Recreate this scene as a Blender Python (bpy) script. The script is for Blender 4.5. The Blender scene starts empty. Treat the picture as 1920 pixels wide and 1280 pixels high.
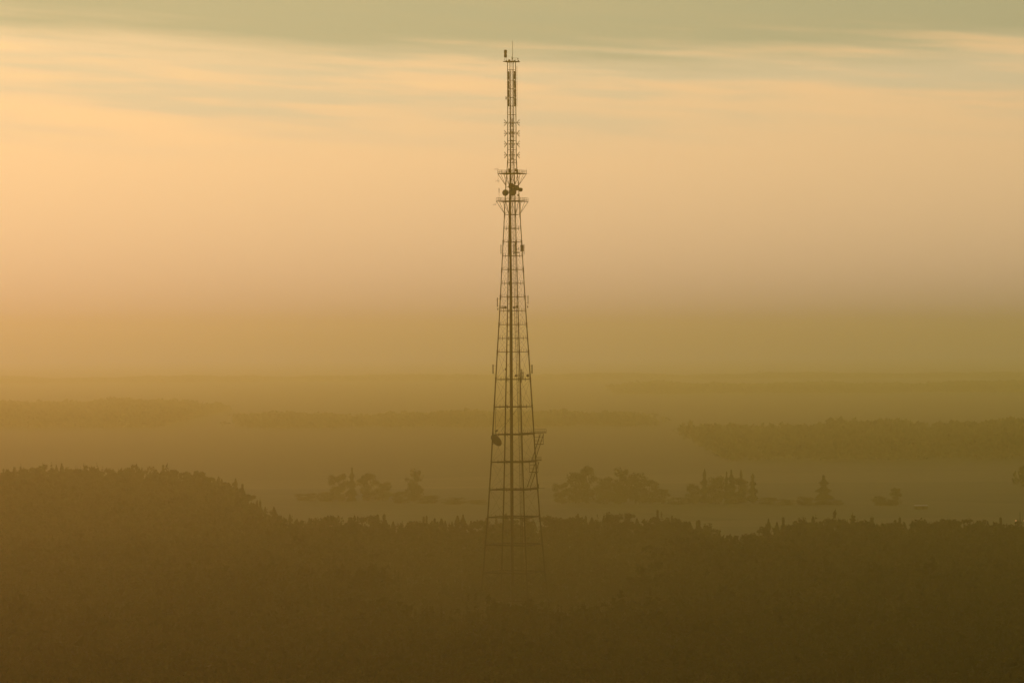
import bpy, math, random
import numpy as np
from mathutils import Vector, Matrix

sc = bpy.context.scene
COL = sc.collection
rad = math.radians

# ------------------------------------------------------------------ camera
FPX = 7200.0            # focal length in photo pixels (135 mm on a 36 mm sensor)
CAMH = 90.0             # drone height above the plain
cd = bpy.data.cameras.new('camera')
cam = bpy.data.objects.new('camera', cd)
COL.objects.link(cam)
sc.camera = cam
cd.lens = 135.0
cd.sensor_width = 36.0
cd.clip_start = 1.0
cd.clip_end = 60000.0
cam.matrix_world = (Matrix.Translation((0, 0, CAMH)) @
                    Matrix.Rotation(rad(90) + 8.0 / FPX, 4, 'X') @
                    Matrix.Rotation(-0.0050, 4, 'Z'))

# ------------------------------------------------------------------ light
SUN_EL, SUN_AZ = 3.6, -13.0          # degrees; azimuth left of the view axis (+Y)
HAZE_DENSITY = 2.5e-4
HAZE_G = 0.75

sd = bpy.data.lights.new('sun', 'SUN')
sd.energy = 0.297
sd.angle = rad(0.5)
sd.color = (1.0, 0.392, 0.272)
sun = bpy.data.objects.new('sun', sd)
COL.objects.link(sun)
sdir = Vector((math.sin(rad(SUN_AZ)) * math.cos(rad(SUN_EL)), math.cos(rad(SUN_AZ)) * math.cos(rad(SUN_EL)), math.sin(rad(SUN_EL))))
sun.rotation_euler = (-sdir).to_track_quat('-Z', 'Y').to_euler()
sun.location = (0, 0, 400)

world = bpy.data.worlds.new('World')
sc.world = world
world.use_nodes = True
wn, wl = world.node_tree.nodes, world.node_tree.links


def wnode(kind, **kw):
    n = wn.new(kind)
    for k, v in kw.items():
        setattr(n, k, v)
    return n


def put(sock, v):
    if hasattr(v, 'is_output') or hasattr(v, 'links'):
        wl.new(v, sock)
    else:
        sock.default_value = v


def wm(op, a, b=None, c=None, clamp=False):
    n = wnode('ShaderNodeMath', operation=op, use_clamp=clamp)
    put(n.inputs[0], a)
    if b is not None:
        put(n.inputs[1], b)
    if c is not None:
        put(n.inputs[2], c)
    return n.outputs[0]


def wramp(x, lo, hi, smooth=True):
    n = wnode('ShaderNodeMapRange', interpolation_type='SMOOTHSTEP' if smooth else 'LINEAR', clamp=True)
    put(n.inputs[0], x)
    n.inputs[1].default_value = lo
    n.inputs[2].default_value = hi
    return n.outputs[0]


def wmix(f, a, b):
    n = wnode('ShaderNodeMix', data_type='RGBA', blend_type='MIX')
    put(n.inputs[0], f)
    put(n.inputs[6], a)
    put(n.inputs[7], b)
    return n.outputs[2]


def wmul(a, b):
    n = wnode('ShaderNodeMix', data_type='RGBA', blend_type='MULTIPLY')
    n.inputs[0].default_value = 1.0
    put(n.inputs[6], a)
    put(n.inputs[7], b)
    return n.outputs[2]


sky = wnode('ShaderNodeTexSky', sky_type='NISHITA', sun_disc=False)
sky.sun_elevation = rad(SUN_EL)
sky.sun_rotation = rad(SUN_AZ)
sky.altitude = 100
sky.air_density = 1.0
sky.dust_density = 5.0
sky.ozone_density = 0.6
SKY_STRENGTH = 0.05

tc = wnode('ShaderNodeTexCoord')
sep = wnode('ShaderNodeSeparateXYZ')
wl.new(tc.outputs['Generated'], sep.inputs[0])
az = wm('ARCTAN2', sep.outputs[0], sep.outputs[1])
el = wm('ARCSINE', sep.outputs[2])
azc = wm('MINIMUM', wm('MAXIMUM', az, -0.22), 0.22)


def wnoise(sx, sy, off=0.0, detail=4.0, rough=0.5, slant=0.0):
    cmb = wnode('ShaderNodeCombineXYZ')
    put(cmb.inputs[0], wm('MULTIPLY', az, sx))
    put(cmb.inputs[1], wm('MULTIPLY', wm('ADD', el, wm('MULTIPLY', az, slant)), sy))
    cmb.inputs[2].default_value = off
    n = wnode('ShaderNodeTexNoise')
    n.inputs['Scale'].default_value = 1.0
    n.inputs['Detail'].default_value = detail
    n.inputs['Roughness'].default_value = rough
    wl.new(cmb.outputs[0], n.inputs['Vector'])
    return n.outputs['Fac']


n_big = wnoise(9.0, 60.0, 3.1, 3.0, 0.45, 0.05)
n_mid = wnoise(14.0, 190.0, 7.7, 4.0, 0.5, 0.06)
n_fine = wnoise(30.0, 520.0, 1.3, 4.0, 0.55, 0.045)

# one high stratus deck with a ragged lower edge, thin streaks below it, a milky veil over all the rest
edge = wm('ADD', 0.0755, wm('SUBTRACT', wm('MULTIPLY', wm('MULTIPLY', azc, azc), 0.33), wm('MULTIPLY', azc, 0.018)))
d = wm('SUBTRACT', el, edge)
d = wm('ADD', d, wm('MULTIPLY', wm('SUBTRACT', n_mid, 0.5), 0.017))
d = wm('ADD', d, wm('MULTIPLY', wm('SUBTRACT', n_fine, 0.5), 0.003))
deck = wramp(d, -0.0056, 0.0062)
streak_zone = wm('MULTIPLY', wramp(el, 0.046, 0.062), 1.0)
streak = wm('MULTIPLY', wramp(wm('ADD', wm('MULTIPLY', n_mid, 0.65), wm('MULTIPLY', n_big, 0.35)), 0.40, 0.60), streak_zone)

# the veil and the clouds glow most round the sun and dim away from it
dotn = wnode('ShaderNodeVectorMath', operation='DOT_PRODUCT')
wl.new(tc.outputs['Generated'], dotn.inputs[0])
dotn.inputs[1].default_value = (math.sin(rad(SUN_AZ)) * math.cos(rad(SUN_EL)), math.cos(rad(SUN_AZ)) * math.cos(rad(SUN_EL)), math.sin(rad(SUN_EL)))
ang = wm('ARCCOSINE', wm('MINIMUM', dotn.outputs['Value'], 0.99999))
glow = wm('ADD', 0.09, wm('MULTIPLY', 1.06, wm('EXPONENT', wm('MULTIPLY', -1.0, wm('POWER', wm('DIVIDE', ang, 1.10), 1.4)))))
gcol = wnode('ShaderNodeCombineColor')
for i_ in range(3):
    wl.new(glow, gcol.inputs[i_])
VEIL = wmul((1.10, 0.722, 0.338, 1), gcol.outputs[0])
skyc = wmul(sky.outputs[0], (SKY_STRENGTH * 1.0, SKY_STRENGTH * 0.92, SKY_STRENGTH * 0.72, 1))
clear = wmix(0.92, skyc, VEIL)
# a soft grey band sloping down to the right, and the thin step under the deck at the left
bc = wm('ADD', 0.0585, wm('MULTIPLY', wm('MINIMUM', azc, 0.02), -0.055))
bd_ = wm('ADD', wm('SUBTRACT', el, bc), wm('MULTIPLY', wm('SUBTRACT', n_big, 0.5), 0.014))
band = wm('MULTIPLY', wm('EXPONENT', wm('MULTIPLY', -1.0, wm('POWER', wm('DIVIDE', wm('ABSOLUTE', bd_), 0.0050), 2.0))), wramp(n_mid, 0.22, 0.68))
step = wm('MULTIPLY', wramp(wm('ADD', d, 0.0075), -0.0012, 0.0022), wramp(az, -0.01, -0.06))
thin = wm('MAXIMUM', wm('MULTIPLY', streak, 0.72), wm('MAXIMUM', wm('MULTIPLY', band, 0.66), wm('MULTIPLY', step, 0.55)))
cl1 = wmix(thin, clear, wmul((0.70, 0.61, 0.34, 1), gcol.outputs[0]))
cl2 = wmix(wm('MULTIPLY', deck, 0.92), cl1, wmul((0.475, 0.445, 0.228, 1), gcol.outputs[0]))
bg = wn['Background']
# far air beyond the plain dims and reddens the lowest sky
elc = wm('MAXIMUM', el, 0.0028)
ext = wnode('ShaderNodeCombineColor')
for i_, k_ in enumerate((0.0024, 0.0033, 0.0052)):
    put(ext.inputs[i_], wm('EXPONENT', wm('DIVIDE', -k_, elc)))
wl.new(wmix(wramp(el, 0.011, -0.003), wmul(cl2, ext.outputs[0]), (0.02, 0.018, 0.008, 1)), bg.inputs[0])
bg.inputs[1].default_value = 1.0

# ------------------------------------------------------------------ exposure, renderer
sc.view_settings.view_transform = 'Standard'
sc.view_settings.look = 'None'
sc.view_settings.exposure = 0.0
sc.view_settings.gamma = 1.0
sc.render.engine = 'CYCLES'
sc.cycles.max_bounces = 6
sc.cycles.diffuse_bounces = 2
sc.cycles.volume_bounces = 2
sc.cycles.use_denoising = True


# ------------------------------------------------------------------ helpers
def tag(o, label=None, cat=None, group=None, kind=None):
    if label:
        o['label'] = label
    if cat:
        o['category'] = cat
    if group:
        o['group'] = group
    if kind:
        o['kind'] = kind
    return o


def empty(name, loc=(0, 0, 0), rz=0.0, parent=None):
    o = bpy.data.objects.new(name, None)
    COL.objects.link(o)
    o.location = loc
    o.rotation_euler = (0, 0, rz)
    o.parent = parent
    return o


def link(name, me, parent=None):
    o = bpy.data.objects.new(name, me)
    COL.objects.link(o)
    o.parent = parent
    return o


def material(name, color, rough=0.8, metallic=0.0, var=0.25, scale=0.6, spec=0.3, emit=None):
    m = bpy.data.materials.new(name)
    m.use_nodes = True
    nt = m.node_tree
    b = nt.nodes['Principled BSDF']
    b.inputs['Roughness'].default_value = rough
    b.inputs['Metallic'].default_value = metallic
    b.inputs['Specular IOR Level'].default_value = spec
    tcn = nt.nodes.new('ShaderNodeTexCoord')
    no = nt.nodes.new('ShaderNodeTexNoise')
    no.inputs['Scale'].default_value = scale
    no.inputs['Detail'].default_value = 5
    nt.links.new(tcn.outputs['Object'], no.inputs['Vector'])
    r = nt.nodes.new('ShaderNodeValToRGB')
    c = np.array(color)
    r.color_ramp.elements[0].position = 0.3
    r.color_ramp.elements[1].position = 0.7
    r.color_ramp.elements[0].color = (*np.clip(c * (1 - var), 0, 1), 1)
    r.color_ramp.elements[1].color = (*np.clip(c * (1 + var), 0, 1), 1)
    nt.links.new(no.outputs['Fac'], r.inputs[0])
    nt.links.new(r.outputs[0], b.inputs['Base Color'])
    if emit:
        b.inputs['Emission Color'].default_value = (*emit[:3], 1)
        b.inputs['Emission Strength'].default_value = emit[3]
    return m


class MB:
    """collects boxes, tubes and discs and links them as one mesh"""

    def __init__(self):
        self.v, self.f = [], []

    def add(self, vs, fs):
        k = len(self.v)
        self.v += [tuple(p) for p in vs]
        self.f += [tuple(i + k for i in f) for f in fs]

    def tube(self, a, b, r0, r1=None, n=6, cap=True):
        a, b = Vector(a), Vector(b)
        r1 = r0 if r1 is None else r1
        d = (b - a)
        if d.length < 1e-6:
            return
        d.normalize()
        u = d.orthogonal().normalized()
        w = d.cross(u)
        vs = []
        for p, r in ((a, r0), (b, r1)):
            for i in range(n):
                t = 2 * math.pi * i / n
                vs.append(p + u * (r * math.cos(t)) + w * (r * math.sin(t)))
        fs = [(i, (i + 1) % n, n + (i + 1) % n, n + i) for i in range(n)]
        if cap:
            fs += [tuple(range(n - 1, -1, -1)), tuple(range(n, 2 * n))]
        self.add(vs, fs)

    def poly(self, pts, rs, n=8):
        """a tube through several points, one skin"""
        vs, fs = [], []
        m = len(pts)
        P = [Vector(p) for p in pts]
        for j, p in enumerate(P):
            d = (P[min(j + 1, m - 1)] - P[max(j - 1, 0)]).normalized()
            u = Vector((1, 0, 0)) - d * d.x
            if u.length < 0.1:
                u = Vector((0, 1, 0)) - d * d.y
            u.normalize()
            w = d.cross(u)
            for i in range(n):
                t = 2 * math.pi * i / n
                vs.append(p + u * (rs[j] * math.cos(t)) + w * (rs[j] * math.sin(t)))
        for j in range(m - 1):
            for i in range(n):
                fs.append((j * n + i, j * n + (i + 1) % n, (j + 1) * n + (i + 1) % n, (j + 1) * n + i))
        fs += [tuple(range(n - 1, -1, -1)), tuple(range((m - 1) * n, m * n))]
        self.add(vs, fs)

    def box(self, c, s, rz=0.0, mat=None):
        hx, hy, hz = s[0] / 2, s[1] / 2, s[2] / 2
        M = mat if mat is not None else Matrix.Rotation(rz, 3, 'Z')
        vs = [Vector(c) + M @ Vector((x * hx, y * hy, z * hz)) for x in (-1, 1) for y in (-1, 1) for z in (-1, 1)]
        self.add(vs, [(0, 1, 3, 2), (4, 6, 7, 5), (0, 4, 5, 1), (2, 3, 7, 6), (0, 2, 6, 4), (1, 5, 7, 3)])

    def beam(self, a, b, w, h):
        """a box girder from a to b, w wide and h high"""
        a, b = Vector(a), Vector(b)
        d = b - a
        L = d.length
        x = d.normalized()
        y = Vector((0, 0, 1)).cross(x)
        y = y.normalized() if y.length > 1e-4 else Vector((0, 1, 0))
        z = x.cross(y)
        self.box((a + b) / 2, (L, w, h), mat=Matrix((x, y, z)).transposed())

    def lathe(self, c, axis, prof, n=20):
        """profile [(r, t)] turned about axis through c"""
        ax = Vector(axis).normalized()
        u = ax.orthogonal().normalized()
        w = ax.cross(u)
        vs, fs = [], []
        for r, t in prof:
            for i in range(n):
                q = 2 * math.pi * i / n
                vs.append(Vector(c) + ax * t + u * (r * math.cos(q)) + w * (r * math.sin(q)))
        for j in range(len(prof) - 1):
            for i in range(n):
                fs.append((j * n + i, j * n + (i + 1) % n, (j + 1) * n + (i + 1) % n, (j + 1) * n + i))
        fs += [tuple(range(n - 1, -1, -1)), tuple(range((len(prof) - 1) * n, len(prof) * n))]
        self.add(vs, fs)

    def mesh(self, name, mat):
        me = bpy.data.meshes.new(name)
        me.from_pydata(self.v, [], self.f)
        me.materials.append(mat)
        me.update()
        return me

    def build(self, name, mat, parent=None):
        return link(name, self.mesh(name, mat), parent)


def tri_mesh(name, tris, mat, quads=None):
    """numpy triangles (n,3,3) to a mesh"""
    n = len(tris)
    me = bpy.data.meshes.new(name)
    me.vertices.add(3 * n)
    me.vertices.foreach_set('co', np.ascontiguousarray(tris, dtype=np.float32).ravel())
    me.loops.add(3 * n)
    me.loops.foreach_set('vertex_index', np.arange(3 * n, dtype=np.int32))
    me.polygons.add(n)
    me.polygons.foreach_set('loop_start', np.arange(0, 3 * n, 3, dtype=np.int32))
    me.materials.append(mat)
    me.update(calc_edges=True)
    return me


def sstep(x, a, b):
    t = np.clip((np.asarray(x, dtype=float) - a) / (b - a), 0, 1)
    return t * t * (3 - 2 * t)


# ------------------------------------------------------------------ the land
def ground_z(x, y):
    x, y = np.asarray(x, dtype=float), np.asarray(y, dtype=float)
    px = 960 + x / np.maximum(y, 200.0) * FPX
    h = 8.6 * np.exp(-(np.maximum(x + 240, 0) / 120.0) ** 2) * np.exp(-(np.minimum(x + 700, 0) / 300.0) ** 2) * sstep(y, 1500, 2000) * (1 - sstep(y, 2150, 2500))
    h = h + 1.5 * np.sin(x / 900.0 + 1.0) * np.sin(y / 1300.0 + 0.4) * sstep(y, 2600, 4500)
    h = h + 1.5 * np.sin(x / 2100.0 + y / 3900.0) * sstep(y, 5000, 9000)
    return h


def sheet(name, xs, ys, mat, dz=0.0):
    X, Y = np.meshgrid(xs, ys)
    Z = ground_z(X, Y) + dz
    co = np.stack([X, Y, Z], -1).reshape(-1, 3)
    nx, ny = len(xs), len(ys)
    idx = np.arange(nx * ny).reshape(ny, nx)
    q = np.stack([idx[:-1, :-1], idx[:-1, 1:], idx[1:, 1:], idx[1:, :-1]], -1).reshape(-1, 4)
    me = bpy.data.meshes.new(name)
    me.from_pydata(co.tolist(), [], q.tolist())
    me.materials.append(mat)
    me.polygons.foreach_set('use_smooth', [True] * len(q))
    return link(name, me)


m_ground = bpy.data.materials.new('field_and_forest_floor')
m_ground.use_nodes = True
gt = m_ground.node_tree
gb = gt.nodes['Principled BSDF']
gb.inputs['Roughness'].default_value = 0.95
gb.inputs['Specular IOR Level'].default_value = 0.1
g_tc = gt.nodes.new('ShaderNodeTexCoord')
g_map = gt.nodes.new('ShaderNodeMapping')
g_map.inputs['Scale'].default_value = (0.0022, 0.006, 0.0)
g_map.inputs['Rotation'].default_value = (0, 0, 0.25)
gt.links.new(g_tc.outputs['Object'], g_map.inputs[0])
g_vor = gt.nodes.new('ShaderNodeTexVoronoi')
g_vor.inputs['Scale'].default_value = 1.0
gt.links.new(g_map.outputs[0], g_vor.inputs['Vector'])
g_noi = gt.nodes.new('ShaderNodeTexNoise')
g_noi.inputs['Scale'].default_value = 0.03
g_noi.inputs['Detail'].default_value = 8
gt.links.new(g_tc.outputs['Object'], g_noi.inputs['Vector'])
g_sep = gt.nodes.new('ShaderNodeSeparateColor')
gt.links.new(g_vor.outputs['Color'], g_sep.inputs[0])
g_ramp = gt.nodes.new('ShaderNodeValToRGB')
g_ramp.color_ramp.elements[0].color = (0.050, 0.048, 0.018, 1)
g_ramp.color_ramp.elements[1].color = (0.13, 0.105, 0.042, 1)
e_ = g_ramp.color_ramp.elements.new(0.5)
e_.color = (0.085, 0.078, 0.028, 1)
g_add = gt.nodes.new('ShaderNodeMath')
g_add.operation = 'MULTIPLY_ADD'
gt.links.new(g_noi.outputs['Fac'], g_add.inputs[0])
g_add.inputs[1].default_value = 0.5
gt.links.new(g_sep.outputs[0], g_add.inputs[2])
g_sub = gt.nodes.new('ShaderNodeMath')
g_sub.operation = 'SUBTRACT'
gt.links.new(g_add.outputs[0], g_sub.inputs[0])
g_sub.inputs[1].default_value = 0.25
g_pos = gt.nodes.new('ShaderNodeSeparateXYZ')          # farmed strip behind the near forest, heath and bog beyond it
gt.links.new(g_tc.outputs['Object'], g_pos.inputs[0])
g_far = gt.nodes.new('ShaderNodeMapRange')
g_far.inputs[1].default_value = 2450.0
g_far.inputs[2].default_value = 2900.0
gt.links.new(g_pos.outputs[1], g_far.inputs[0])
g_mix = gt.nodes.new('ShaderNodeMix')
g_mix.data_type = 'RGBA'
g_near = gt.nodes.new('ShaderNodeMapRange')
g_near.inputs[1].default_value = 1640.0
g_near.inputs[2].default_value = 1570.0
gt.links.new(g_pos.outputs[1], g_near.inputs[0])
g_max = gt.nodes.new('ShaderNodeMath')
g_max.operation = 'MAXIMUM'
gt.links.new(g_far.outputs[0], g_max.inputs[0])
gt.links.new(g_near.outputs[0], g_max.inputs[1])
gt.links.new(g_max.outputs[0], g_mix.inputs[0])
gt.links.new(g_ramp.outputs[0], g_mix.inputs[6])
g_mix.inputs[7].default_value = (0.022, 0.021, 0.009, 1)
gt.links.new(g_sub.outputs[0], g_ramp.inputs[0])
gt.links.new(g_mix.outputs[2], gb.inputs['Base Color'])

gxs = np.unique(np.concatenate([np.linspace(-9000, -1500, 16), np.linspace(-1500, 1500, 76), np.linspace(1500, 9000, 16)]))
gys = np.unique(np.concatenate([np.linspace(-1200, 1200, 13), np.linspace(1200, 3000, 61), np.linspace(3000, 8000, 51), np.linspace(8000, 24000, 33)]))
tag(sheet('ground', gxs, gys, m_ground), kind='structure')

# ------------------------------------------------------------------ foliage
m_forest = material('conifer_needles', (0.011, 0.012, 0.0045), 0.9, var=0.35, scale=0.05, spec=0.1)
m_wood = material('bare_wood_canopy', (0.032, 0.028, 0.012), 0.9, var=0.3, scale=0.02, spec=0.1)
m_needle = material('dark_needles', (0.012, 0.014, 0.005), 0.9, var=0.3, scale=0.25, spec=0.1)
m_leaf = material('late_autumn_foliage', (0.058, 0.046, 0.016), 0.9, var=0.3, scale=0.25, spec=0.1)
m_bark = material('bark', (0.07, 0.050, 0.034), 0.95, var=0.3, scale=2.0, spec=0.1)


def spruce(rng, n, h=1.0, R=0.16, t0=0.08):
    """drooping branch sprays on a cone, unit height"""
    t = t0 + (1 - t0) * rng.random(n) ** 0.85
    t[: max(2, n // 14)] = 0.90 + 0.10 * rng.random(max(2, n // 14))
    a = rng.random(n) * 2 * math.pi
    lay = 0.72 + 0.28 * np.cos(t * 26 + rng.random() * 6)
    lop = 1 + 0.25 * np.cos(a - rng.random() * 6.28)
    r = R * (1.02 - t) ** 0.72 * lay * lop * (0.55 + 0.5 * rng.random(n)) + 0.006
    dr = np.stack([np.cos(a), np.sin(a), np.zeros(n)], -1)
    sd_ = np.stack([-np.sin(a), np.cos(a), np.zeros(n)], -1)
    wd = (0.32 + 0.25 * rng.random(n)) * r + 0.008
    zz = np.zeros((n, 3))
    zz[:, 2] = 1
    base = dr * (r * 0.12)[:, None] + zz * t[:, None]
    tip = dr * r[:, None] + zz * (t - 0.25 * r * (0.4 + rng.random(n)))[:, None]
    mid = base * 0.55 + tip * 0.45
    p1 = base + zz * (0.5 * wd)[:, None]
    p2 = mid + sd_ * wd[:, None] - zz * (0.25 * wd)[:, None]
    p3 = mid - sd_ * wd[:, None] - zz * (0.25 * wd)[:, None]
    ta = np.stack([p1, p2, p3], 1)
    tb = np.stack([p2, tip, p3], 1)
    return np.concatenate([ta, tb]) * h


def clumped(rng, n, lo=0.4, wide=0.17, k=14, leaf=0.045, top=1.0, stretch=0.8):
    """broad or pine crown: leaf sprays in irregular clumps, unit height"""
    ct = lo + (top - 0.06 - lo) * rng.random(k)
    prof = np.sqrt(np.clip(1 - ((ct - (lo + 0.45 * (top - lo))) / (0.62 * (top - lo))) ** 2, 0.05, 1))
    ca = rng.random(k) * 2 * math.pi
    cr = wide * prof * rng.random(k) ** 0.5
    cc = np.stack([cr * np.cos(ca), cr * np.sin(ca), ct], -1)
    cs = wide * (0.24 + 0.26 * rng.random(k))
    i = rng.integers(0, k, n)
    g = rng.normal(size=(n, 3))
    g /= np.linalg.norm(g, axis=1)[:, None]
    c = cc[i] + g * (cs[i] * rng.random(n) ** 0.4)[:, None] * np.array([1, 1, stretch])
    c[:, 2] = np.minimum(c[:, 2], top)
    d1 = rng.normal(size=(n, 3))
    d2 = rng.normal(size=(n, 3))
    d1 /= np.linalg.norm(d1, axis=1)[:, None]
    d2 /= np.linalg.norm(d2, axis=1)[:, None]
    s = leaf * (0.6 + 0.8 * rng.random(n))[:, None]
    return np.stack([c + d1 * s, c - d1 * s * 0.6 + d2 * s, c - d1 * s * 0.4 - d2 * s], 1), cc


def scatter(protos, xs, ys, zs, hs, ws, rng):
    """many small trees as one triangle cloud"""
    out = []
    which = rng.integers(0, len(protos), len(xs))
    ang = rng.random(len(xs)) * 2 * math.pi
    for p in range(len(protos)):
        s = np.where(which == p)[0]
        if not len(s):
            continue
        T = protos[p].astype(np.float32)
        c, si = np.cos(ang[s])[:, None, None], np.sin(ang[s])[:, None, None]
        w, h = ws[s][:, None, None], hs[s][:, None, None]
        X = (T[None, :, :, 0] * c - T[None, :, :, 1] * si) * w + xs[s][:, None, None]
        Y = (T[None, :, :, 0] * si + T[None, :, :, 1] * c) * w + ys[s][:, None, None]
        Z = T[None, :, :, 2] * h + zs[s][:, None, None]
        out.append(np.stack([X, Y, Z], -1).reshape(-1, 3, 3).astype(np.float32))
    return np.concatenate(out)


EDGE_PX = [-900, 0, 300, 380, 440, 470, 530, 560, 900, 1000, 1250, 1330, 1380, 1430, 1500, 1600, 1660, 1900, 2700]
EDGE_D = [2050, 2050, 2050, 2030, 1960, 1800, 1650, 1610, 1605, 1630, 1630, 1560, 1475, 1550, 1600, 1595, 1560, 1550, 1550]


def edge_depth(x, y):
    return np.interp(960 + x / y * FPX, EDGE_PX, EDGE_D)


rng = np.random.default_rng(11)
near_protos = [spruce(rng, 56, R=0.22 + 0.07 * rng.random()) for _ in range(9)] + \
              [clumped(rng, 110, lo=0.45, wide=0.17, leaf=0.05)[0] for _ in range(7)]
TX, TY = 0.3, 1245.0
# near forest: everything from below the frame to a few metres short of its far edge
gx, gy = np.meshgrid(np.arange(-420, 420, 4.5), np.arange(735, 2060, 4.5))
gx = gx.ravel() + rng.uniform(-2.0, 2.0, gx.size)
gy = gy.ravel() + rng.uniform(-2.0, 2.0, gy.size)
keep = (np.abs(gx) < 0.1334 * gy + 75) & (gy < edge_depth(gx, gy) - 7)
rt = np.hypot(gx - TX, gy - TY)
keep &= rt > 15
lane = (np.abs(gx - TX) < 44 + 0.08 * np.maximum(gy - TY, 0) + 8 * np.sin(gy / 23.0)) & (gy > 1120) & (gy < 1560 + 12 * np.sin(gx / 13.0))
gx, gy, lane = gx[keep], gy[keep], lane[keep]
patch = np.sin(gx / 37.0 + 1.3 * np.sin(gy / 61.0)) * np.sin(gy / 53.0 + 0.7)
gh = 15.5 + 2.2 * patch + rng.normal(0, 1.9, len(gx))
gh = np.clip(gh, 7, 22)
gh[lane] *= 0.52
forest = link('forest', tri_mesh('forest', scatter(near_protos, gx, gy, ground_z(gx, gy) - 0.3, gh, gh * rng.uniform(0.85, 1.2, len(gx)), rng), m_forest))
tag(forest, 'dense dark conifer forest filling the land around the tower foot', 'forest', kind='stuff')

# far belts of wood, each one mass
far_protos = [clumped(rng, 26, lo=0.15, wide=0.30, k=6, leaf=0.15)[0] for _ in range(5)] + [spruce(rng, 12, R=0.26) for _ in range(3)]


def belt(name, label, px0, px1, d0, d1, step, h, seed, ragged=120):
    r = np.random.default_rng(seed)
    x0, x1 = (px0 - 960) * d1 / FPX, (px1 - 960) * d1 / FPX
    X, Y = np.meshgrid(np.arange(x0, x1, step), np.arange(d0, d1, step))
    X = X.ravel() + r.uniform(-.45, .45, X.size) * step
    Y = Y.ravel() + r.uniform(-.45, .45, Y.size) * step
    px = 960 + X / Y * FPX
    w = np.sin(px / 61 + seed) + 0.6 * np.sin(px / 23 + 2 * seed) + 0.4 * np.sin(px / 9.0 + 3 * seed)
    k = (px > px0 + 14 * np.sin(Y / 90.0)) & (px < px1 + 14 * np.sin(Y / 70.0)) & (Y < d1 - ragged * (1 + 0.5 * w)) & (Y > d0 + ragged * 0.4 * w)
    k &= r.random(X.size) < np.clip(0.12 + np.minimum(px - px0, px1 - px) / 90.0, 0.12, 1.0)
    X, Y = X[k], Y[k]
    pk = 960 + X / Y * FPX
    H = h * (0.86 + 0.15 * r.normal(size=len(X)) + 0.12 * np.sin(X / (h * 9) + seed) + 0.10 * np.sin(pk / 47.0 + 1.7 * seed) + 0.07 * np.sin(pk / 17.0 + seed))
    H = np.clip(H, 0.35 * h, 1.5 * h)
    o = link(name, tri_mesh(name, scatter(far_protos, X, Y, ground_z(X, Y) - 0.5, H, H * (step / h) * 1.9, r), m_wood))
    return tag(o, label, 'woodland', kind='stuff')


belt('woodland', 'hazy wood with a ragged treeline beyond the left end of the forest', -500, 470, 4300, 5900, 8.0, 12, 1, 200)
belt('woodland', 'faint wood across the plain behind the tower, above the field groves', 430, 1240, 4250, 5000, 8.0, 9, 2, 150)
belt('woodland', 'broad brown wood on the right beyond the spruce and the pale shed', 1262, 2500, 2950, 3980, 7.0, 12, 3, 70)
belt('woodland', 'pale strip of wood just above the broad brown wood on the right', 1130, 2600, 7000, 8200, 10.0, 11, 4, 250)
belt('woodland', 'very faint far wood low under the horizon', -600, 2500, 9600, 11000, 15.0, 10, 5, 300)
belt('woodland', 'dark corner of a wood at the right edge above the lamp mast', 1878, 2300, 2290, 2480, 5.0, 13, 7, 20)


# individual trees ------------------------------------------------------------
def limbs(mb, rng_, cc, h, r):
    top = float(max(c[2] for c in cc)) * h * 0.93
    pts = [(0, 0, -0.5), (0.02 * h * rng_.normal() * .4, 0.02 * h * rng_.normal() * .4, 0.4 * h), (0, 0, top)]
    mb.poly(pts, [r, r * 0.7, r * 0.15], 7)
    for c in cc[:9]:
        z0 = max(0.2 * h, c[2] * h * 0.72)
        mb.tube((0, 0, z0), (c[0] * h, c[1] * h, c[2] * h), r * 0.32, r * 0.08, 5)


def tree_protos():
    P = {'spruce': [], 'pine': [], 'broad': []}
    for s in range(7):
        r = np.random.default_rng(100 + s)
        crown = tri_mesh('crown', spruce(r, 700, R=(0.22, 0.28, 0.25, 0.31, 0.24, 0.34, 0.27)[s], t0=0.06), m_needle)
        mb = MB()
        mb.poly([(0, 0, -0.03), (0, 0, 0.5), (0, 0, 0.97)], [0.013, 0.008, 0.002], 7)
        P['spruce'].append((mb.mesh('trunk', m_bark), crown))
    for s in range(7):
        r = np.random.default_rng(200 + s)
        T, cc = clumped(r, 1100, lo=0.42, wide=0.15 + 0.012 * s, k=18, leaf=0.024)
        mb = MB()
        limbs(mb, r, cc, 1.0, 0.014)
        P['pine'].append((mb.mesh('trunk', m_bark), tri_mesh('crown', T, m_needle)))
    for s in range(8):
        r = np.random.default_rng(300 + s)
        T, cc = clumped(r, 3600, lo=0.08, wide=0.27, k=44, leaf=0.022, stretch=0.95)
        mb = MB()
        limbs(mb, r, cc, 1.0, 0.020)
        P['broad'].append((mb.mesh('trunk', m_bark), tri_mesh('crown', T, m_leaf)))
    return P


PROTO = tree_protos()
NAMES = {'spruce': 'spruce_tree', 'pine': 'pine_tree', 'broad': 'broadleaf_tree'}


def plant(kind, i, x, y, h, w=None, rz=0.0, label=None, group=None, cat='tree', name=None):
    e = empty(name or NAMES[kind], (x, y, float(ground_z(x, y)) - 0.1), rz)
    w = h if w is None else w
    e.scale = (w, w, h)
    tm, cm = PROTO[kind][i % len(PROTO[kind])]
    if tm:
        link('trunk', tm, e)
    link('crown', cm, e)
    return tag(e, label, cat, group)


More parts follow.
